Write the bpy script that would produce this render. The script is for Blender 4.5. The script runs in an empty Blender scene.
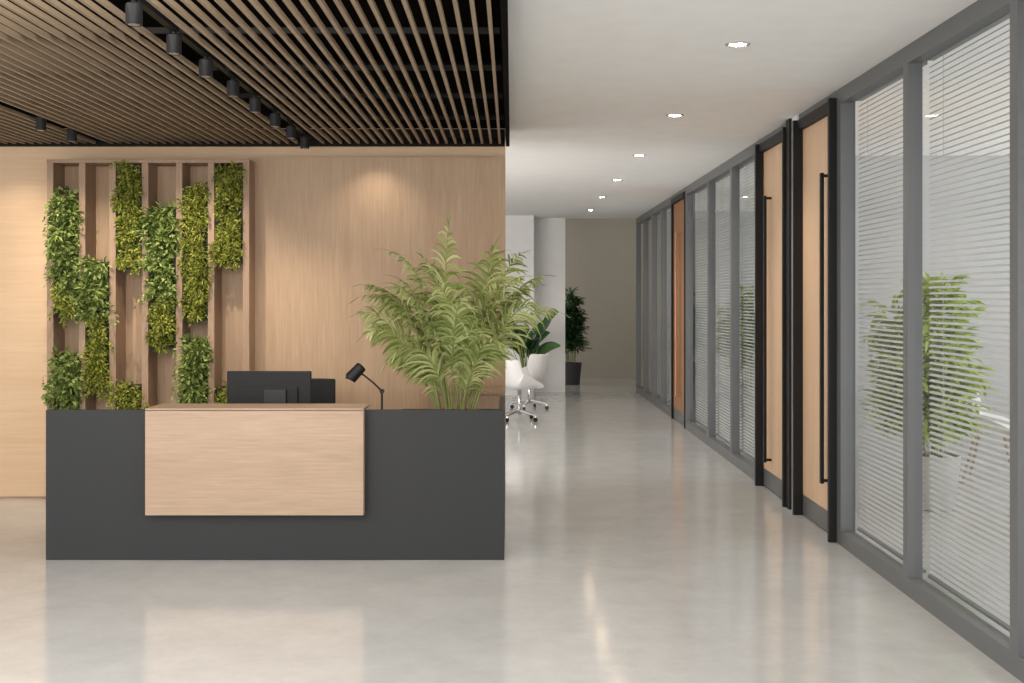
import bpy, math, random
from mathutils import Vector, Matrix
random.seed(7)
R=random.random
def U(a,b): return a+(b-a)*R()
scene=bpy.context.scene
COL=scene.collection

# ------------------------------------------------------------------ materials
def new_mat(name):
    m=bpy.data.materials.new(name); m.use_nodes=True
    nt=m.node_tree; b=nt.nodes['Principled BSDF']; return m,nt,b
def plain(name,col,rough=0.5,metal=0.0,spec=0.5,var=0.0,emit=None,es=0):
    m,nt,b=new_mat(name)
    b.inputs['Roughness'].default_value=rough; b.inputs['Metallic'].default_value=metal
    b.inputs['Specular IOR Level'].default_value=spec
    tc=nt.nodes.new('ShaderNodeTexCoord'); n=nt.nodes.new('ShaderNodeTexNoise'); n.inputs['Scale'].default_value=6
    n.inputs['Detail'].default_value=4
    r=nt.nodes.new('ShaderNodeValToRGB')
    v=max(var,0.02)
    r.color_ramp.elements[0].position=.3; r.color_ramp.elements[1].position=.7
    r.color_ramp.elements[0].color=(*[x*(1-v) for x in col],1); r.color_ramp.elements[1].color=(*[min(1,x*(1+v)) for x in col],1)
    nt.links.new(tc.outputs['Object'],n.inputs['Vector']); nt.links.new(n.outputs['Fac'],r.inputs['Fac']); nt.links.new(r.outputs['Color'],b.inputs['Base Color'])
    if emit:
        b.inputs['Emission Color'].default_value=(*emit,1); b.inputs['Emission Strength'].default_value=es
    return m
def wood(name,c1,c2,axis='Z',rough=0.5,fine=60,spec=.3):
    m,nt,b=new_mat(name); b.inputs['Roughness'].default_value=rough; b.inputs['Specular IOR Level'].default_value=spec
    tc=nt.nodes.new('ShaderNodeTexCoord'); mp=nt.nodes.new('ShaderNodeMapping')
    s=[fine,fine,fine]; s['XYZ'.index(axis)]=fine*0.05; mp.inputs['Scale'].default_value=s
    n=nt.nodes.new('ShaderNodeTexNoise'); n.inputs['Scale'].default_value=1; n.inputs['Detail'].default_value=6; n.inputs['Roughness'].default_value=.65
    mp2=nt.nodes.new('ShaderNodeMapping'); s2=[5,5,5]; s2['XYZ'.index(axis)]=.5; mp2.inputs['Scale'].default_value=s2
    n2=nt.nodes.new('ShaderNodeTexNoise'); n2.inputs['Scale'].default_value=1; n2.inputs['Detail'].default_value=3; n2.inputs['Distortion'].default_value=1.2
    mx=nt.nodes.new('ShaderNodeMath'); mx.operation='MULTIPLY_ADD'; mx.inputs[1].default_value=.65
    m2=nt.nodes.new('ShaderNodeMath'); m2.operation='MULTIPLY'; m2.inputs[1].default_value=.35
    r=nt.nodes.new('ShaderNodeValToRGB'); r.color_ramp.elements[0].position=.36; r.color_ramp.elements[1].position=.64
    r.color_ramp.elements[0].color=(*c1,1); r.color_ramp.elements[1].color=(*c2,1)
    L=nt.links.new
    L(tc.outputs['Object'],mp.inputs['Vector']); L(mp.outputs[0],n.inputs['Vector'])
    L(tc.outputs['Object'],mp2.inputs['Vector']); L(mp2.outputs[0],n2.inputs['Vector'])
    L(n2.outputs['Fac'],m2.inputs[0]); L(n.outputs['Fac'],mx.inputs[0]); L(m2.outputs[0],mx.inputs[2])
    L(mx.outputs[0],r.inputs['Fac']); L(r.outputs['Color'],b.inputs['Base Color'])
    return m
def leafmat(name,cols,rough=.5,trans=.25):
    m,nt,b=new_mat(name); b.inputs['Roughness'].default_value=rough; b.inputs['Specular IOR Level'].default_value=.2
    g=nt.nodes.new('ShaderNodeNewGeometry'); r=nt.nodes.new('ShaderNodeValToRGB')
    while len(r.color_ramp.elements)<len(cols): r.color_ramp.elements.new(.5)
    for i,c in enumerate(cols):
        r.color_ramp.elements[i].position=i/(len(cols)-1); r.color_ramp.elements[i].color=(*c,1)
    L=nt.links.new
    L(g.outputs['Random Per Island'],r.inputs['Fac']); L(r.outputs['Color'],b.inputs['Base Color'])
    t=nt.nodes.new('ShaderNodeBsdfTranslucent'); L(r.outputs['Color'],t.inputs['Color'])
    mx=nt.nodes.new('ShaderNodeMixShader'); mx.inputs[0].default_value=trans
    out=nt.nodes['Material Output']; L(b.outputs[0],mx.inputs[1]); L(t.outputs[0],mx.inputs[2]); L(mx.outputs[0],out.inputs['Surface'])
    return m
def glassmat(name):
    m=bpy.data.materials.new(name); m.use_nodes=True; nt=m.node_tree; nt.nodes.clear()
    o=nt.nodes.new('ShaderNodeOutputMaterial'); t=nt.nodes.new('ShaderNodeBsdfTransparent'); t.inputs[0].default_value=(.93,.95,.95,1)
    g=nt.nodes.new('ShaderNodeBsdfGlossy'); g.inputs['Roughness'].default_value=.01; g.inputs[0].default_value=(1,1,1,1)
    f=nt.nodes.new('ShaderNodeLayerWeight'); f.inputs['Blend'].default_value=.5
    p=nt.nodes.new('ShaderNodeMath'); p.operation='POWER'; p.inputs[1].default_value=5
    a=nt.nodes.new('ShaderNodeMath'); a.operation='MULTIPLY_ADD'; a.inputs[1].default_value=.6; a.inputs[2].default_value=.04
    mx=nt.nodes.new('ShaderNodeMixShader'); L=nt.links.new
    L(f.outputs['Facing'],p.inputs[0]); L(p.outputs[0],a.inputs[0])
    L(a.outputs[0],mx.inputs[0]); L(t.outputs[0],mx.inputs[1]); L(g.outputs[0],mx.inputs[2]); L(mx.outputs[0],o.inputs[0])
    return m
def floormat():
    m,nt,b=new_mat('polished_concrete')
    tc=nt.nodes.new('ShaderNodeTexCoord'); n=nt.nodes.new('ShaderNodeTexNoise'); n.inputs['Scale'].default_value=3.0; n.inputs['Detail'].default_value=14; n.inputs['Roughness'].default_value=.8
    r=nt.nodes.new('ShaderNodeValToRGB'); r.color_ramp.elements[0].position=.3; r.color_ramp.elements[1].position=.7
    r.color_ramp.elements[0].color=(.435,.431,.424,1); r.color_ramp.elements[1].color=(.54,.536,.528,1)
    n2=nt.nodes.new('ShaderNodeTexNoise'); n2.inputs['Scale'].default_value=5; n2.inputs['Detail'].default_value=5
    mr=nt.nodes.new('ShaderNodeMapRange'); mr.inputs['To Min'].default_value=.09; mr.inputs['To Max'].default_value=.165
    L=nt.links.new
    L(tc.outputs['Object'],n.inputs['Vector']); L(tc.outputs['Object'],n2.inputs['Vector'])
    L(n.outputs['Fac'],r.inputs['Fac']); L(r.outputs['Color'],b.inputs['Base Color'])
    L(n2.outputs['Fac'],mr.inputs['Value']); L(mr.outputs[0],b.inputs['Roughness'])
    b.inputs['Specular IOR Level'].default_value=.8
    return m

M_floor=floormat()
M_white=plain('white_paint',(.78,.78,.775),.7)
M_office=plain('office_paint',(.47,.475,.48),.7)
M_whiteceil=plain('ceiling_paint',(.87,.865,.85),.8)
M_taupe=plain('taupe_paint',(.41,.37,.305),.8)
M_black=plain('matte_black',(.010,.010,.011),.5,spec=.3)
M_void=plain('plenum_black',(.006,.005,.0045),.95,spec=.05)
M_carrier=plain('carrier_grey',(.016,.015,.014),.8,spec=.05)
M_char=plain('charcoal_laminate',(.029,.030,.032),.5,spec=.3)
M_grey=plain('grey_aluminium',(.15,.154,.158),.4,metal=.2)
M_wallwood=wood('light_oak_wall',(.61,.42,.26),(.68,.49,.32),'X',.5,50)
M_panel=wood('oak_panel',(.40,.265,.168),(.50,.35,.232),'Z',.5,55)
M_deskwood=wood('desk_oak',(.37,.262,.185),(.475,.345,.255),'X',.45,75)
M_framewood=wood('frame_walnut',(.30,.195,.13),(.39,.265,.18),'Z',.5,60)
M_slat=wood('ceiling_slat_oak',(.27,.20,.135),(.36,.275,.19),'Y',.6,60)
M_doorwood=wood('door_maple',(.70,.475,.30),(.78,.55,.37),'Z',.4,40)
M_doorwood2=wood('door_copper_oak',(.29,.155,.085),(.35,.195,.115),'Z',.7,40,spec=.1)
M_glass=glassmat('clear_glass')
M_blind=plain('blind_slat',(.47,.475,.48),.5)
M_chrome=plain('chrome',(.7,.7,.7),.15,metal=1)
M_copper=plain('copper',(.55,.28,.16),.35,metal=.8)
M_trimring=plain('satin_ring',(.45,.44,.43),.3,metal=.6)
M_shell=plain('white_plastic',(.78,.78,.77),.35)
M_soil=plain('soil',(.03,.02,.012),.95,var=.3)
M_subst=plain('substrate',(.03,.04,.012),.95,var=.3)
M_stem=plain('green_stem',(.26,.29,.09),.6,var=.2)
M_bark=plain('bark',(.16,.10,.05),.8,var=.3)
M_lens=plain('lamp_lens',(1,.9,.75),.3,emit=(1,.78,.52),es=65)
M_moss=leafmat('moss_leaves',[(.06,.08,.012),(.18,.21,.03),(.34,.36,.06),(.54,.54,.14)])
M_ivy=leafmat('ivy_leaves',[(.05,.085,.02),(.14,.20,.045),(.27,.34,.09),(.48,.54,.20)])
M_palm=leafmat('palm_leaves',[(.18,.24,.06),(.33,.40,.13),(.50,.54,.22),(.66,.68,.36)],trans=.35)
M_dark=leafmat('dark_glossy_leaves',[(.015,.05,.02),(.035,.09,.035),(.07,.15,.055)],rough=.3,trans=.1)
M_bamb=leafmat('bamboo_leaves',[(.22,.33,.05),(.42,.55,.11),(.66,.78,.24)],trans=.4)
M_potdark=plain('dark_pot',(.045,.045,.05),.5)
M_potwhite=plain('pale_pot',(.50,.50,.49),.5)

# ------------------------------------------------------------------ mesh builder
class MB:
    def __init__(s): s.v=[]; s.f=[]
    def box(s,x0,x1,y0,y1,z0,z1):
        i=len(s.v)
        s.v+=[(x0,y0,z0),(x1,y0,z0),(x1,y1,z0),(x0,y1,z0),(x0,y0,z1),(x1,y0,z1),(x1,y1,z1),(x0,y1,z1)]
        s.f+=[(i,i+3,i+2,i+1),(i+4,i+5,i+6,i+7),(i,i+1,i+5,i+4),(i+1,i+2,i+6,i+5),(i+2,i+3,i+7,i+6),(i+3,i,i+4,i+7)]
        return s
    def tube(s,pts,rad,n=10,cap=True):
        pts=[Vector(p) for p in pts]; base=len(s.v)
        if not hasattr(rad,'__len__'): rad=[rad]*len(pts)
        up=None
        for k,p in enumerate(pts):
            a=pts[max(k-1,0)]; b=pts[min(k+1,len(pts)-1)]; d=(b-a)
            if d.length<1e-9: d=Vector((0,0,1))
            d.normalize()
            if up is None:
                up=d.orthogonal().normalized()
            u=(up-d*up.dot(d)); 
            if u.length<1e-6: u=d.orthogonal()
            u.normalize(); up=u; w=d.cross(u)
            for j in range(n):
                t=2*math.pi*j/n; s.v.append(tuple(p+(u*math.cos(t)+w*math.sin(t))*rad[k]))
        for k in range(len(pts)-1):
            for j in range(n):
                a=base+k*n+j; b=base+k*n+(j+1)%n; s.f.append((a,b,b+n,a+n))
        if cap:
            s.f.append(tuple(base+j for j in reversed(range(n)))); e=base+(len(pts)-1)*n; s.f.append(tuple(e+j for j in range(n)))
        return s
    def lathe(s,prof,c=(0,0,0),n=32):
        base=len(s.v)
        for r,z in prof:
            for j in range(n):
                t=2*math.pi*j/n; s.v.append((c[0]+r*math.cos(t),c[1]+r*math.sin(t),c[2]+z))
        for k in range(len(prof)-1):
            for j in range(n):
                a=base+k*n+j; b=base+k*n+(j+1)%n; s.f.append((a,b,b+n,a+n))
        s.f.append(tuple(base+j for j in reversed(range(n)))); e=base+(len(prof)-1)*n; s.f.append(tuple(e+j for j in range(n)))
        return s
    def leaf(s,p,d,nr,L,W,fold=.25):
        p=Vector(p); d=Vector(d).normalized(); nr=Vector(nr); sd=d.cross(nr)
        if sd.length<1e-5: sd=d.orthogonal()
        sd.normalize(); up=sd.cross(d)
        i=len(s.v); m=p+d*L*.45
        s.v+=[tuple(p),tuple(m+sd*W/2+up*W*fold),tuple(p+d*L-up*L*.08),tuple(m-sd*W/2+up*W*fold)]
        s.f+=[(i,i+1,i+2),(i,i+2,i+3)]
    def blade(s,p,d,L,W,droop,seg=4,nr=(0,0,1),shape='lance'):
        p=Vector(p); d=Vector(d).normalized(); nr=Vector(nr); base=len(s.v)
        for k in range(seg+1):
            t=k/seg
            if shape=='lance': w=W*math.sin(math.pi*min(1,(t*.85+.12)))**.8*(1 if t<1 else .05)
            else: w=W*(math.sin(math.pi*(t*.93+.035))**.75)
            sd=d.cross(nr)
            if sd.length<1e-4: sd=d.orthogonal()
            sd.normalize(); up=sd.cross(d)
            s.v+=[tuple(p-sd*w/2+up*w*.15),tuple(p),tuple(p+sd*w/2+up*w*.15)]
            p=p+d*L/seg; d=(d+Vector((0,0,-droop/seg))).normalized()
        for k in range(seg):
            a=base+3*k; s.f+=[(a,a+1,a+4,a+3),(a+1,a+2,a+5,a+4)]
    def make(s,name,mat,parent=None,loc=(0,0,0),smooth=False,bevel=0,**props):
        me=bpy.data.meshes.new(name); me.from_pydata(s.v,[],s.f); me.update()
        if smooth:
            for p in me.polygons: p.use_smooth=True
        me.materials.append(mat)
        o=bpy.data.objects.new(name,me); o.location=loc; COL.objects.link(o)
        if parent: o.parent=parent
        if bevel:
            b=o.modifiers.new('bevel','BEVEL'); b.width=bevel; b.segments=2; b.limit_method='ANGLE'
        for k,v in props.items(): o[k]=v
        return o
def empty(name,loc,label,category,group=None,rot=0):
    o=bpy.data.objects.new(name,None); o.location=loc; o.rotation_euler=(0,0,rot); o.empty_display_size=.1
    COL.objects.link(o); o['label']=label; o['category']=category
    if group: o['group']=group
    return o
def struct(name,mb,mat,**k):
    o=mb.make(name,mat,**k); o['kind']='structure'; return o
def dup(top,loc,rot=None):
    n=top.copy(); n.location=loc
    if rot is not None: n.rotation_euler=(0,0,rot)
    COL.objects.link(n)
    def rec(src,dst):
        for c in src.children:
            if c==dst: continue
            k=c.copy(); k.parent=dst; COL.objects.link(k); rec(c,k)
    rec(top,n)
    return n

H=1.65; F=1150.
# ------------------------------------------------------------------ shell
struct('floor',MB().box(-9,6.2,-3,24.2,-.1,0),M_floor)
struct('wall_back',MB().box(-9,-.055,9.49,9.69,0,3.05),M_wallwood)
struct('wall_oak_panel',MB().box(-2.16,-.055,9.40,9.49,0,2.80),M_panel)
struct('shadow_line_back',MB().box(-9,-3.8,9.475,9.49,0,.012),M_framewood)  # thin dark strip standing in for the shadow line at the wall foot
struct('ceiling',MB().box(-.02,6.2,-1,20.3,3.05,3.15).box(-6,-.02,9.69,20.3,3.05,3.15).box(-6,6.2,20.3,24.2,3.7,3.8),M_whiteceil)
struct('wall_lounge',MB().box(-6,.93,20.1,20.3,0,3.05),M_white)
struct('wall_column',MB().box(-.9,.37,19.5,20.1,0,3.05),M_white)
struct('wall_lounge_side',MB().box(-6.2,-6,9.69,24,0,3.7),M_white)
struct('wall_corridor_end',MB().box(-6,6.2,23.7,23.9,0,3.7),M_taupe)
ow=MB().box(6,6.2,-1,18.6,0,.7).box(6,6.2,-1,18.6,2.8,3.05).box(6,6.2,18.6,24,0,3.7)
y=-1
while y<18.5:
    ow.box(6,6.2,y,y+.25,.7,2.8); y+=1.9
struct('wall_office_outer',ow,M_office)
struct('wall_office_partition',MB().box(2.4,6,11.3,11.4,0,3.05),M_office)
struct('wall_office_divider',MB().box(2.4,6,18.6,18.7,0,3.05),M_office)
pl=MB().box(-9,-.05,-1,9.49,3.6,3.65).box(-.05,-.02,-1,9.49,2.90,3.65).box(-9,-.05,9.46,9.49,3.05,3.65).box(-9,-.05,-1.05,-1,3.05,3.65).box(-9.05,-9,-1,9.49,3.05,3.65)
struct('ceiling_plenum',pl,M_void)
PITCH=.072
sl=MB(); x=-.10
tracks=[-1.64,-3.33]
while x>-7.5:
    if all(abs(x-t)>.055 for t in tracks): sl.box(x-.0092,x+.0092,-1,9.40,2.91,2.935)
    x-=PITCH
struct('ceiling_slats',sl,M_slat)
cb=MB(); y=0.2
while y<9.4:
    xs=[-7.6]+[t for tt in sorted(tracks) for t in (tt-.02,tt+.02)]+[-.06]
    for i in range(0,len(xs),2): cb.box(xs[i],xs[i+1],y-.012,y+.012,2.937,2.965)
    y+=.9
cb.box(-7.6,-.06,9.40,9.455,2.895,3.03)
struct('ceiling_carrier_bars',cb,M_carrier)

# ------------------------------------------------------------------ glazed wall
GX=2.19
pairs=[(3.76,5.06),(5.06,6.44),(6.44,7.74),(10.30,11.55),(11.55,12.9),(12.9,14.5),(15.85,16.95),(16.95,18.05),(18.05,19.2),(19.2,20.3)]
wn=0
for a,b in pairs:
    wn+=1
    y0=a; y1=b-.08
    fr=MB()
    fr.box(GX,GX+.08,y1,b,0,3.05)
    fr.box(GX,GX+.08,y0,y1,0,.10); fr.box(GX,GX+.08,y0,y1,2.95,3.05)
    o=struct('window_%d'%wn,fr,M_grey)
    g=MB(); gx=GX+.04; g.v=[(gx,y0,.10),(gx,y1,.10),(gx,y1,2.95),(gx,y0,2.95)]; g.f=[(3,2,1,0)]
    g.make('glass_pane',M_glass,o)
    e=empty('window_blind',(GX+.12,(y0+y1)/2,0),'light grey horizontal venetian blind behind glass partition','blind','venetian blinds')
    hw=(y1-y0)/2-.01
    MB().box(-.02,.02,-hw,hw,2.96,3.0).make('headrail',M_grey,e)
    s=MB(); z=.14; w=.0092; tl=.70
    while z<2.95:
        i=len(s.v)
        for u,cr_ in ((-1,0),(-.4,.0034),(.4,.0034),(1,0)):
            xx=u*w*math.cos(tl)-cr_*math.sin(tl); zz=z+u*w*math.sin(tl)+cr_*math.cos(tl)
            s.v+=[(xx,-hw,zz),(xx,hw,zz)]
        for q in range(3):
            s.f.append((i+2*q,i+2*q+2,i+2*q+3,i+2*q+1))
        z+=.032
    s.make('slats',M_blind,e,smooth=True)
    c=MB()
    for yy in (-hw*.7,hw*.7): c.tube([(0,yy,.12),(0,yy,2.96)],.0015,4)
    c.make('cord',M_blind,e)
    MB().box(-.014,.014,-hw,hw,.108,.122).make('bottom_rail',M_grey,e)
def door(n,y0,y1,mat,hy,fm=None,hm=None,pr=.05,hz=.36):
    fm=fm or M_black; hm=hm or M_black
    fr=MB()
    fr.box(GX-pr,GX+.12,y0-.04,y0,0,3.0); fr.box(GX-pr,GX+.12,y1,y1+.04,0,3.0); fr.box(GX-.02,GX+.12,y0,y1,2.93,3.0)
    o=struct('door_%d'%n,fr,fm); 
    MB().box(GX,GX+.12,y0-.04,y1+.04,3.0,3.05).make('door_header',M_grey,o)
    MB().box(GX+.02,GX+.06,y0+.004,y1-.004,.16,2.925).make('door_leaf',mat,o)
    MB().box(GX+.02,GX+.06,y0+.004,y1-.004,.01,.158).make('kick_plate',M_grey,o)
    h=MB(); hx=GX-.035
    h.box(hx-.012,hx+.012,hy-.018,hy+.018,hz,2.52)
    h.box(hx,GX+.02,hy-.010,hy+.010,hz+.01,hz+.03); h.box(hx,GX+.02,hy-.010,hy+.010,2.49,2.51)
    h.make('door_handle',hm,o,bevel=.003)
    return o
door(1,7.80,8.74,M_doorwood,8.0)
door(2,9.12,10.10,M_doorwood,9.80,hz=.25)
door(3,14.58,15.72,M_doorwood2,15.1,M_black,M_copper,.01)
struct('trim_1',MB().box(GX-.01,GX+.12,8.785,8.96,0,3.05),M_white)
struct('trim_4',MB().box(GX-.03,GX+.12,8.965,9.075,0,3.05),M_black)
struct('trim_2',MB().box(GX,GX+.12,10.15,10.30,0,3.05),M_grey)
struct('trim_3',MB().box(GX,GX+.12,14.5,14.53,0,3.05).box(GX,GX+.12,15.77,15.85,0,3.05).box(GX,GX+.12,7.74,7.755,0,3.05),M_grey)

# ------------------------------------------------------------------ downlights
dl0=None
for i,y in enumerate([3.85,6.34,8.80,11.26,13.6,15.9,18.3]):
    if dl0 is None:
        dl0=empty('recessed_downlight',(1.245,y,3.05),'round recessed ceiling downlight, warm glow','downlight','corridor downlights')
        MB().lathe([(.045,-.003),(.058,-.009),(.066,-.006),(.068,0.0),(.045,.0)],n=36).make('trim_ring',M_trimring,dl0,smooth=False)
        MB().lathe([(.044,-.004),(.03,-.006)],n=32).make('lens',M_lens,dl0)
        d=dl0
    else: d=dup(dl0,(1.245,y,3.05))
    l=bpy.data.lights.new('downlight_lamp','SPOT'); l.energy=55; l.spot_size=2.3; l.spot_blend=.8; l.shadow_soft_size=.06; l.color=(1,.91,.80)
    lo=bpy.data.objects.new('downlight_lamp',l); lo.location=(1.245,y,3.03); COL.objects.link(lo)

# ------------------------------------------------------------------ track spots
for t in tracks:
    MB().box(t-.018,t+.018,-.5,9.35,2.945,2.974).make('light_track',M_black,None,label='slim black lighting track fixed between ceiling slats',category='lighting track',group='lighting tracks')
sp0=None
def spot(x,y):
    global sp0
    if sp0 is None:
        sp0=empty('track_spotlight',(x,y,2.945),'small black cylindrical spotlight on ceiling track','spotlight','track spotlights')
        MB().lathe([(.028,-.108),(.034,-.111),(.036,-.104),(.036,-.022),(.032,-.018)],n=24).make('lamp_housing',M_black,sp0,smooth=False)
        MB().lathe([(.012,-.018),(.012,0)],n=12).make('mounting_stem',M_black,sp0)
        MB().lathe([(.025,-.1095),(.02,-.1115)],n=20).make('lens',M_trimring,sp0)
        return sp0
    return dup(sp0,(x,y,2.945))
for y in (4.99,5.58,6.16,6.76,7.34,7.96,8.53,9.11): spot(-1.64,y)
for y in (8.13,8.7): spot(-3.33,y)

# ------------------------------------------------------------------ reception desk
desk=empty('reception_desk',(-1.493,7.6,0),'charcoal reception desk with projecting light oak front panel','desk')
D=(-1.493,7.6,0)
def rel(mb):
    mb.v=[(a-D[0],b-D[1],c-D[2]) for a,b,c in mb.v]; return mb
rel(MB().box(-2.936,-.05,7.24,7.28,0,.945)).make('front_panel',M_char,desk,bevel=.003)
rel(MB().box(-2.936,-2.90,7.28,8.15,0,.74)).make('side_panel',M_char,desk,bevel=.003)
rel(MB().box(-.086,-.05,7.28,8.25,0,.945)).make('side_panel',M_char,desk,bevel=.003)
rel(MB().box(-2.89,-.80,7.285,8.1,.70,.74)).make('worktop',M_deskwood,desk,bevel=.003)
cc=rel(MB().box(-2.285,-.925,7.16,7.235,.296,.955).box(-2.285,-.925,7.16,7.50,.945,.962))
cc.make('oak_counter_panel',M_deskwood,desk,bevel=.003,label='light oak box panel with counter top')
pb=empty('planter_box',(-.44,7.9,0),'charcoal planter box built behind reception desk','planter')
q=MB(); q.box(-.34,.34,-.30,-.27,0,.86).box(-.34,.34,.27,.30,0,.86).box(-.34,-.31,-.27,.27,0,.86).box(.31,.34,-.27,.27,0,.86)
q.make('planter_wall',M_char,pb)
MB().box(-.31,.31,-.27,.27,0,.80).make('soil',M_soil,pb)
cr=empty('side_cabinet',(-.36,9.18,0),'walnut side cabinet against panelled wall','cabinet')
MB().box(-.30,.30,-.2,.2,.03,.90).make('body',M_framewood,cr,bevel=.003)
MB().box(-.305,.305,-.215,.2,.90,.925).make('top',M_framewood,cr,bevel=.003)
MB().box(-.292,-.003,-.217,-.2,.05,.885).make('cabinet_door',M_framewood,cr); MB().box(.003,.292,-.217,-.2,.05,.885).make('cabinet_door',M_framewood,cr)

# ------------------------------------------------------------------ monitor
mo=empty('computer_monitor',(-1.662,7.86,.742),'black computer monitor seen from behind on desk','monitor')
MB().box(-.289,.289,.005,.03,.075,.408).make('screen_frame',M_black,mo,bevel=.008)
MB().box(-.20,.20,-.012,.004,.12,.30).make('rear_housing',M_black,mo,bevel=.006)
MB().box(-.275,.275,.031,.033,.09,.395).make('screen',plain('screen_off',(.02,.02,.025),.1),mo)
MB().box(-.03,.125,-.035,-.013,.16,.285).make('mount_plate',plain('mount_black',(.014,.014,.015),.5),mo,bevel=.006)
MB().box(-.03,.03,-.05,-.031,.01,.2).make('stand',M_black,mo,bevel=.004)
MB().lathe([(.13,0),(.13,.01),(.12,.014)],c=(0,-.02,0),n=32).make('foot',M_black,mo)

# ------------------------------------------------------------------ desk lamp
dl=empty('desk_lamp',(-.90,7.56,.742),'black adjustable desk lamp with cylindrical head','desk lamp')
MB().lathe([(.075,0),(.075,.012),(.065,.018),(.015,.02),(.012,.03)],n=32).make('base',M_black,dl)
MB().tube([(.045,0,.02),(.045,0,.29)],.007,10).make('pole',M_black,dl,smooth=True)
MB().tube([(.045,-.014,.295),(.045,.014,.295)],.015,14).make('joint',M_black,dl)
MB().tube([(.045,0,.295),(-.01,0,.35),(-.08,0,.405)],.006,8).make('arm',M_black,dl,smooth=True)
hd=Vector((-.075,0,-.08)).normalized(); hc=Vector((-.125,0,.42))
MB().tube([hc-hd*.058,hc-hd*.052,hc+hd*.055,hc+hd*.055],[.02,.036,.041,.035],24).make('lamp_shade',M_black,dl)
MB().tube([Vector((-.08,0,.405)),hc],.008,8).make('bracket',M_black,dl)

# ------------------------------------------------------------------ office chair
def star_base(parent,mat,n=5,r=.3,hub=.4,z=.07):
    MB().tube([(0,0,z),(0,0,hub)],.025,12).make('column',mat,parent,smooth=True)
    for k in range(n):
        a=2*math.pi*k/n+.3
        MB().tube([(.02*math.cos(a),.02*math.sin(a),z+.05),(r*math.cos(a),r*math.sin(a),z)],[.02,.012],8).make('leg',mat,parent)
        MB().tube([(r*math.cos(a)-.012*math.sin(a),r*math.sin(a)+.012*math.cos(a),.028),(r*math.cos(a)+.012*math.sin(a),r*math.sin(a)-.012*math.cos(a),.028)],.028,14).make('caster',M_black,parent)
        MB().tube([(r*math.cos(a),r*math.sin(a),.03),(r*math.cos(a),r*math.sin(a),z)],.008,6).make('caster_stem',mat,parent)
oc=empty('office_chair',(-1.60,8.6,0),'black office chair behind reception desk','office chair')
star_base(oc,M_black,5,.29,.42)
MB().box(-.24,.24,-.24,.22,.43,.50).make('seat',M_black,oc,bevel=.03)
b=MB(); n=10
for i in range(n+1):
    u=-1+2*i/n; 
    for zz in (.58,1.03):
        b.v.append((.245*u,.25-.05*u*u,zz)); b.v.append((.245*u,.29-.05*u*u,zz))
for i in range(n):
    a=4*i; c=a+4
    b.f+=[(a,c,c+2,a+2),(a+1,a+3,c+3,c+1),(a,a+1,c+1,c),(a+2,c+2,c+3,a+3)]
b.f+=[(0,2,3,1),(4*n,4*n+1,4*n+3,4*n+2)]
b.make('backrest',M_black,oc,bevel=.01)
MB().tube([(0,.15,.44),(0,.30,.50),(0,.30,.7)],.018,8).make('back_support',M_black,oc)

# ------------------------------------------------------------------ vertical garden
vg=empty('living_wall_frame',(-2.91,9.3,0),'tall walnut lattice frame holding wall planters','frame')
V=(-2.91,9.3,0)
def r2(mb): mb.v=[(a-V[0],b-V[1],c-V[2]) for a,b,c in mb.v]; return mb
sc=.008
def wx(px): return (px-512)*sc
def wz(py): return H-(py-298)*sc
r2(MB().box(wx(47),wx(249.5),9.44,9.485,0,wz(160))).make('back_board',M_panel,vg)
edges=[50,82,112.5,145,179,211,246]
for k,p in enumerate(edges):
    r2(MB().box(wx(p)-.026,wx(p)+.026,9.2,9.439,0,wz(163))).make('upright',M_framewood,vg,bevel=.002)
r2(MB().box(wx(47),wx(249.5),9.19,9.439,wz(163),wz(160)+.005)).make('top_rail',M_framewood,vg,bevel=.002)
pls=[(0,197,288,'ivy',1.0),(0,291,314,'moss',1),(1,262,312,'ivy',1.1),(1,316,388,'moss',1.05),(2,164,268,'moss',1),(3,207,298,'ivy',1.1),(3,301,348,'moss',1.05),(4,187,320,'moss',1),(5,166,262,'moss',1),
     (0,355,405,'ivy',1.0),(2,386,425,'moss',2.0),(4,340,425,'ivy',1.25),(5,388,425,'moss',1.1)]
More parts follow.
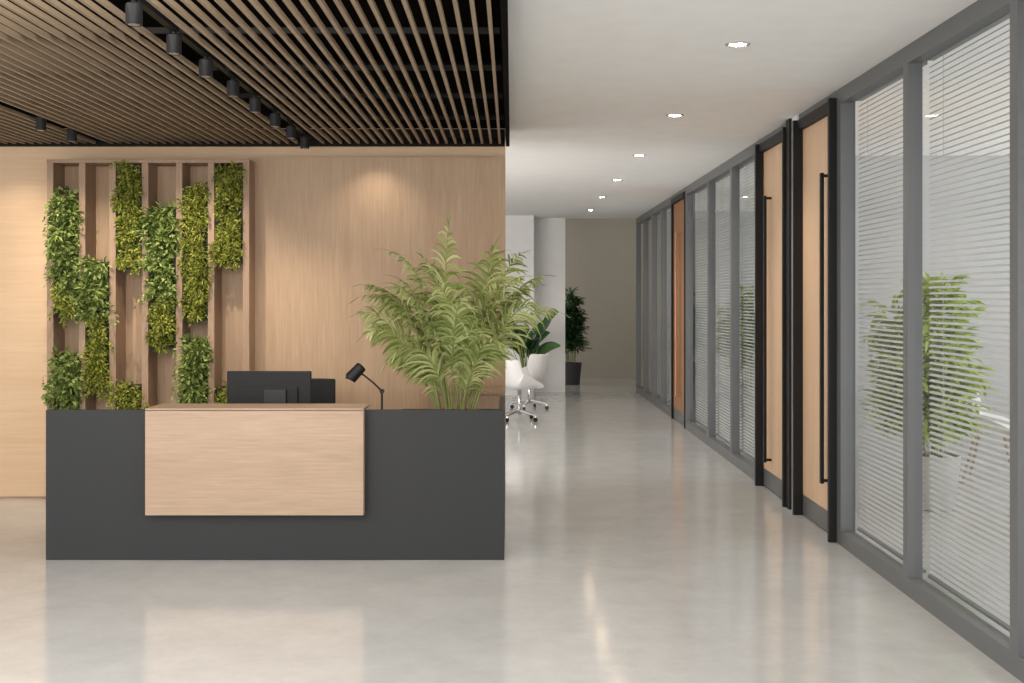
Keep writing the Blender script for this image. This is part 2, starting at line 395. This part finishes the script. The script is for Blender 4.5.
for ci,pt,pbm,kind,rs in pls:
    x0=wx(edges[ci])+.03; x1=wx(edges[ci+1])-.03; z1=wz(pt); z0=wz(pbm); 
    cx=(x0+x1)/2
    lab={'ivy':'slim black wall planter overflowing with trailing leafy greens','moss':'slim black wall planter packed with bushy yellow-green moss'}[kind]
    e=empty('wall_planter',(cx,9.32,z0),lab,'wall plant','living wall planters')
    hw=(x1-x0)/2; hh=z1-z0
    t=MB().box(-hw,hw,.06,.115,0,hh).box(-hw,-hw+.008,-.10,.06,0,hh).box(hw-.008,hw,-.10,.06,0,hh).box(-hw+.008,hw-.008,-.12,.06,-.006,.008).box(-hw+.008,hw-.008,-.10,.06,hh-.01,hh)
    t.make('planter_tray',M_black,e)
    f=MB(); ph=U(0,6.3)
    ncl=max(3,int(hh*(40 if kind=='moss' else 34)))
    for c_ in range(ncl):
        cz=hh*(c_+.5)/ncl+U(-.02,.02); cxx=U(-.75,.75)*hw*(1+.6*(rs-1))
        lf=.85+.3*math.sin(cz*9+ph)
        r=(U(.03,.07) if kind=='moss' else U(.04,.09))*(.5+.5*rs)*lf; cy=-.09-U(0,.08)
        fern=R()<.4
        for k in range(int((95 if kind=='moss' else 62)*(r/.06))):
            v=Vector((U(-1,1),U(-1,.25),U(-1,1)))
            if v.length>1.2 or v.length<.2: continue
            vn=v.normalized(); p=Vector((cxx,cy,cz))+vn*r*U(.5,1.05)
            d=vn+Vector((U(-.6,.6),U(-.6,.3),U(-.9,.3)))
            L=(U(.016,.038) if kind=='moss' else U(.028,.06))*(1.5 if fern else 1)
            f.leaf(p,d,(U(-.4,.4),-1,U(.3,1.5)),L,L*(.24 if fern else (.5 if kind=='moss' else .66)))
    nleaf=int(hh*hw*2*(6500 if kind=='moss' else 3600))
    for k in range(nleaf):
        z=U(0,hh); xx=U(-1,1); y=-.10+U(-.02,.03)
        L=U(.02,.042) if kind=='moss' else U(.035,.06)
        f.leaf((xx*hw*.95,y,z),(U(-1,1),U(-1,0),U(-.8,.6)),(U(-.4,.4),-1,U(.2,1.4)),L,L*.5)
    for k in range(int(hh*(22 if kind=='ivy' else 9)*rs)):
        z=U(0,hh); sx=random.choice((-1,1)); p=Vector((sx*hw*U(.2,.9),-.14,z)); d=Vector((sx*U(.2,1),U(-1,-.3),U(-.2,.7))).normalized()
        Ls=(U(.06,.17) if kind=='ivy' else U(.05,.09))*rs
        for j in range(10):
            q=p+d*Ls*j/9; d2=(d+Vector((U(-.9,.9),U(-.6,.6),U(-.6,.6))))
            f.leaf(q,d2,(0,-1,.9),U(.022,.045),U(.012,.024)); d=(d+Vector((0,0,-.13))).normalized()
    for k in range(6 if kind=='ivy' else 2):
        p=Vector((U(-.9,.9)*hw,-.13,U(0,.10)))
        for j in range(int(U(4,11))):
            for jj in range(2): f.leaf(p,(U(-1,1),U(-1,0),U(-1,.2)),(0,-1,.6),U(.025,.045),U(.014,.028))
            p+=Vector((U(-.01,.01),U(-.004,.004),-.013))
    f.make('foliage',M_moss if kind=='moss' else M_ivy,e)
    s=MB()
    s.box(-hw+.009,hw-.009,-.085,.059,.011,hh-.011).make('substrate',M_subst,e)

# ------------------------------------------------------------------ areca palm
pm=empty('areca_palm',(-.38,7.88,.81),'lush areca palm with arching feathery fronds in planter','palm')
f=MB(); st=MB()
def frond(az,el,Lr,bend,base,start=.3):
    p=Vector(base); d=Vector((math.cos(az)*math.cos(el),math.sin(az)*math.cos(el),math.sin(el)))
    N=42; step=Lr/N; pts=[]; tw=U(-.9,.9); wmul=U(.85,1.15)
    for k in range(N+1):
        pts.append(p.copy()); t=k/N
        if t>start:
            side=d.cross(Vector((0,0,1)))
            if side.length<.05: side=Vector((math.sin(az),-math.cos(az),0))
            side.normalize(); up=side.cross(d)
            c,s_=math.cos(tw),math.sin(tw); side,up=side*c+up*s_,up*c-side*s_
            ll=(.245*math.sin(math.pi*min(1,(t-start)/(1-start)*.70+.22)))*U(.75,1.15)
            for s in (-1,1):
                dd=d*U(.7,1.4)+side*s*U(.6,.95)+up*U(-.1,.3)
                f.blade(p,dd,ll,U(.012,.019)*wmul,U(1.0,2.3),6,up+Vector((U(-.4,.4),U(-.4,.4),0)))
        p=p+d*step; d=(d+Vector((U(-.025,.025),U(-.025,.025),-bend*(t**1.7)/N*3.4))).normalized()
    st.tube(pts,[.0075*(1-.75*k/N) for k in range(N+1)],6)
    for s in (-.3,.3): f.blade(p,d+Vector((s*math.sin(az),-s*math.cos(az),0)),.12,.014,.6,4,(0,0,1))
specs=[(172,86,1.38,1.1),(30,82,1.28,1.4),(182,76,1.20,1.5),(354,75,1.20,1.5),(176,70,1.05,1.6),(4,64,1.14,1.45),(2,72,1.20,1.6),
 (188,66,.86,1.7),(205,77,1.12,1.5),(335,75,1.0,1.6),(100,77,1.05,1.5),(190,82,1.28,1.4),
 (225,79,1.08,1.6),(310,80,1.10,1.6),(255,77,.95,1.6),(350,82,1.26,1.4),
 (180,80,1.12,1.5),(10,85,1.22,1.4),(275,83,1.05,1.6),(235,72,.80,1.7),(300,73,.80,1.7),(160,75,1.0,1.6),(168,62,.70,1.8),
 (260,80,1.15,1.4),(215,83,1.2,1.3),(330,82,1.16,1.4),(285,75,.75,1.7)]
for az,el,L_,b_ in specs:
    a=math.radians(az+U(-8,8)); frond(a,math.radians(el+U(-2,2)),L_*U(.94,1.03)*.97,b_*U(.85,1.1),(.06*math.cos(a)+U(-.06,.06),.06*math.sin(a),0),U(.28,.42))
f.make('foliage',M_palm,pm,smooth=False); st.make('stems',M_stem,pm,smooth=True)

# ------------------------------------------------------------------ shell chairs
def shell_chair(loc,rot,woodlegs=False):
    e=empty('shell_armchair',loc,'white moulded plastic armchair on chrome swivel base' if not woodlegs else 'white moulded plastic chair with wooden legs','chair',rot=rot)
    prof=[(-.24,.43),(-.20,.455),(-.08,.44),(.05,.425),(.15,.44),(.21,.50),(.24,.60),(.265,.71),(.285,.83)]
    m=MB(); n=14
    for k,(y,z) in enumerate(prof):
        t=k/(len(prof)-1)
        w=.25 if t<.6 else .25-.04*(t-.6)/.4
        for i in range(n+1):
            u=-1+2*i/n; a=abs(u)
            arm=(.20*math.exp(-((t-.45)/.22)**2)+.03)*a**4
            m.v.append((w*u*(1+.12*math.exp(-((t-.45)/.25)**2)), y-(.14*a**3 if t>.5 else 0), z+arm*(1 if t<.75 else .3)))
    for k in range(len(prof)-1):
        for i in range(n):
            a=k*(n+1)+i; m.f.append((a,a+1,a+n+2,a+n+1))
    o=m.make('shell',M_shell,e,smooth=True); s=o.modifiers.new('solid','SOLIDIFY'); s.thickness=.012; s2=o.modifiers.new('sub','SUBSURF'); s2.levels=1; s2.render_levels=2
    if woodlegs:
        for sx in (-1,1):
            for sy in (-1,1):
                MB().tube([(sx*.14,sy*.12,.43),(sx*.23,sy*.22,0)],[.016,.011],8).make('leg',M_deskwood,e)
    else: star_base(e,M_chrome,4,.27,.42,.08)
    return e
shell_chair((.10,15.5,0),math.radians(125))
shell_chair((.26,17.1,0),math.radians(235))
shell_chair((4.32,10.35,0),math.radians(60),True)
tb=empty('office_table',(4.9,8.0,0),'rectangular oak office table','table')
MB().box(-.5,.5,-.7,.7,.72,.75).make('table_top',M_deskwood,tb,bevel=.004)
for sx in (-.44,.44):
    for sy in (-.64,.64): MB().box(sx-.02,sx+.02,sy-.02,sy+.02,0,.719).make('leg',M_black,tb)

# ------------------------------------------------------------------ pots & plants
def pot(e,r,h,mat,soil=True):
    MB().lathe([(r*.75,0),(r*.8,.01),(r,h),(r*.92,h),(r*.90,h-.04)],n=32).make('pot',mat,e,smooth=False)
    MB().lathe([(r*.88,h-.06),(r*.88,h-.03)],n=24).make('soil',M_soil,e)
def bamboo(loc,h,w,potr,poth,mat,potmat,lab,nst=9,dens=1.0,name='potted_bamboo',lw=1.0,tmin=.25):
    e=empty(name,loc,lab,'potted plant'); pot(e,potr,poth,potmat)
    f=MB(); st=MB()
    for k in range(nst):
        a=2*math.pi*k/nst+U(-.3,.3); lean=U(.1,1)*w*.36; top=h*(1-.35*(lean/(w*.36))*U(.4,1))-.05
        if k==0: lean=0; top=h-.05
        base=Vector((math.cos(a)*potr*.4,math.sin(a)*potr*.4,poth-.04)); tip=Vector((math.cos(a)*lean,math.sin(a)*lean,top))
        pts=[base.lerp(tip,t/8)+Vector((0,0,0)) for t in range(9)]
        st.tube(pts,[.008-.0007*i for i in range(9)],6)
        for j in range(int(26*dens)):
            t=U(tmin,1); p=base.lerp(tip,t); b=U(0,6.28); L=w*.5*U(.25,.62)*(1.2-.65*t)
            d=Vector((math.cos(b),math.sin(b),U(.3,1.1))).normalized(); tw=[p]
            for q in range(6):
                p=p+d*L/6; d=(d+Vector((0,0,-.08))).normalized(); tw.append(p)
                for s in range(2):
                    dd=d+Vector((U(-1,1),U(-1,1),U(-.8,.3))); f.blade(p,dd,U(.08,.14)*lw,U(.022,.036)*lw,.5,3,(U(-.5,.5),U(-.8,.3),1))
            st.tube(tw,.002,4,cap=False)
    f.make('foliage',mat,e); st.make('stems',M_stem if nst>5 else M_bark,e,smooth=True)
    return e
bamboo((3.32,9.05,0),1.86,1.18,.2,.42,M_bamb,M_potwhite,'bushy light green bamboo plant in pale pot',13,1.4,lw=1.2,tmin=.12)
bamboo((3.3,16.2,0),1.88,1.1,.18,.4,M_bamb,M_potwhite,'light green bamboo plant in pale pot',10,1.5,lw=1.2)
bamboo((1.13,21.9,0),1.80,.78,.20,.42,M_dark,M_potdark,'tall dark green leafy plant in dark grey pot',10,1.5,'potted_ficus')
e=empty('potted_strelitzia',(.24,18.5,0),'large glossy broad-leaved plant in pale pot','potted plant'); pot(e,.15,.40,M_potwhite)
f=MB(); st=MB()
for k in range(24):
    a=2*math.pi*k*.382+U(-.2,.2); el=U(62,86)*math.pi/180; L=U(.35,1.08)
    base=Vector((.04*math.cos(a),.04*math.sin(a),.36)); d=Vector((math.cos(a)*math.cos(el),math.sin(a)*math.cos(el),math.sin(el)))
    tip=base+d*L*.8; st.tube([base,tip],[.009,.006],6)
    d2=Vector((math.cos(a)*.6,math.sin(a)*.6,1.0)).normalized()
    f.blade(tip,d2,U(.36,.48),U(.17,.23),U(.7,1.5),8,(U(-.6,.6)-math.cos(a)*.3,-.8,.8),'oval')
f.make('foliage',M_dark,e,smooth=True); st.make('stems',M_stem,e,smooth=True)

# ------------------------------------------------------------------ lights
w=bpy.data.worlds.new('World'); scene.world=w; w.use_nodes=True
w.node_tree.nodes['Background'].inputs[0].default_value=(1,.995,.985,1); w.node_tree.nodes['Background'].inputs[1].default_value=1.75
def area(name,loc,rot,sx,sy,en,col=(1,.98,.955)):
    l=bpy.data.lights.new(name,'AREA'); l.shape='RECTANGLE'; l.size=sx; l.size_y=sy; l.energy=en; l.color=col
    o=bpy.data.objects.new(name,l); o.location=loc; o.rotation_euler=rot; COL.objects.link(o); return o
area('lounge_fill',(-3.4,9.85,1.25),(math.radians(82),0,0),4.4,1.5,180)  # added fill hidden behind the back wall, brightens lounge and chairs
area('office_fill',(5.9,8,1.9),(math.radians(90),0,math.radians(90)),5,1.6,40)  # added out-of-view fill to brighten the plant behind the blinds
area('corridor_end_fill',(-2.5,22,3.6),(0,0,0),3,2,60,(1,.95,.88))  # added unseen fill that lifts the corridor end, no fixture there
area('lobby_fill',(-2.6,3.2,2.85),(math.radians(24),0,0),4,3.5,215,(1,.96,.90))  # added soft fill below the slats for desk, palm and floor
def sp(name,loc,target,en,size,blend=.9,col=(1,.88,.72)):
    l=bpy.data.lights.new(name,'SPOT'); l.energy=en; l.spot_size=size; l.spot_blend=blend; l.shadow_soft_size=.03; l.color=col
    o=bpy.data.objects.new(name,l); o.location=loc; o.rotation_euler=(Vector(target)-Vector(loc)).to_track_quat('-Z','Y').to_euler(); COL.objects.link(o)
sp('wall_washer',(-1.1,9.12,2.88),(-1.1,9.42,0),11,1.9,1)
sp('wall_washer',(-4.0,9.0,2.88),(-4.1,9.5,0),22,1.9,1)
for y in (6.76,8.53): sp('spot_lamp',(-1.64,y,2.82),(-1.64,y+.5,0),50,1.5)
for x_ in (-3.4,-2.5): sp('spot_lamp',(x_,8.3,2.85),(x_,9.3,1.2),60,1.5)  # spots aimed at the living wall, set off the modelled fixtures

cam=bpy.data.cameras.new('Camera'); co=bpy.data.objects.new('Camera',cam); COL.objects.link(co)
co.location=(0,0,H); co.rotation_euler=(math.radians(90),0,0); cam.sensor_width=36; cam.lens=F/1024*36; cam.shift_y=-(341.5-298)/1024
scene.camera=co
scene.view_settings.view_transform='Standard'
scene.view_settings.exposure=0.45
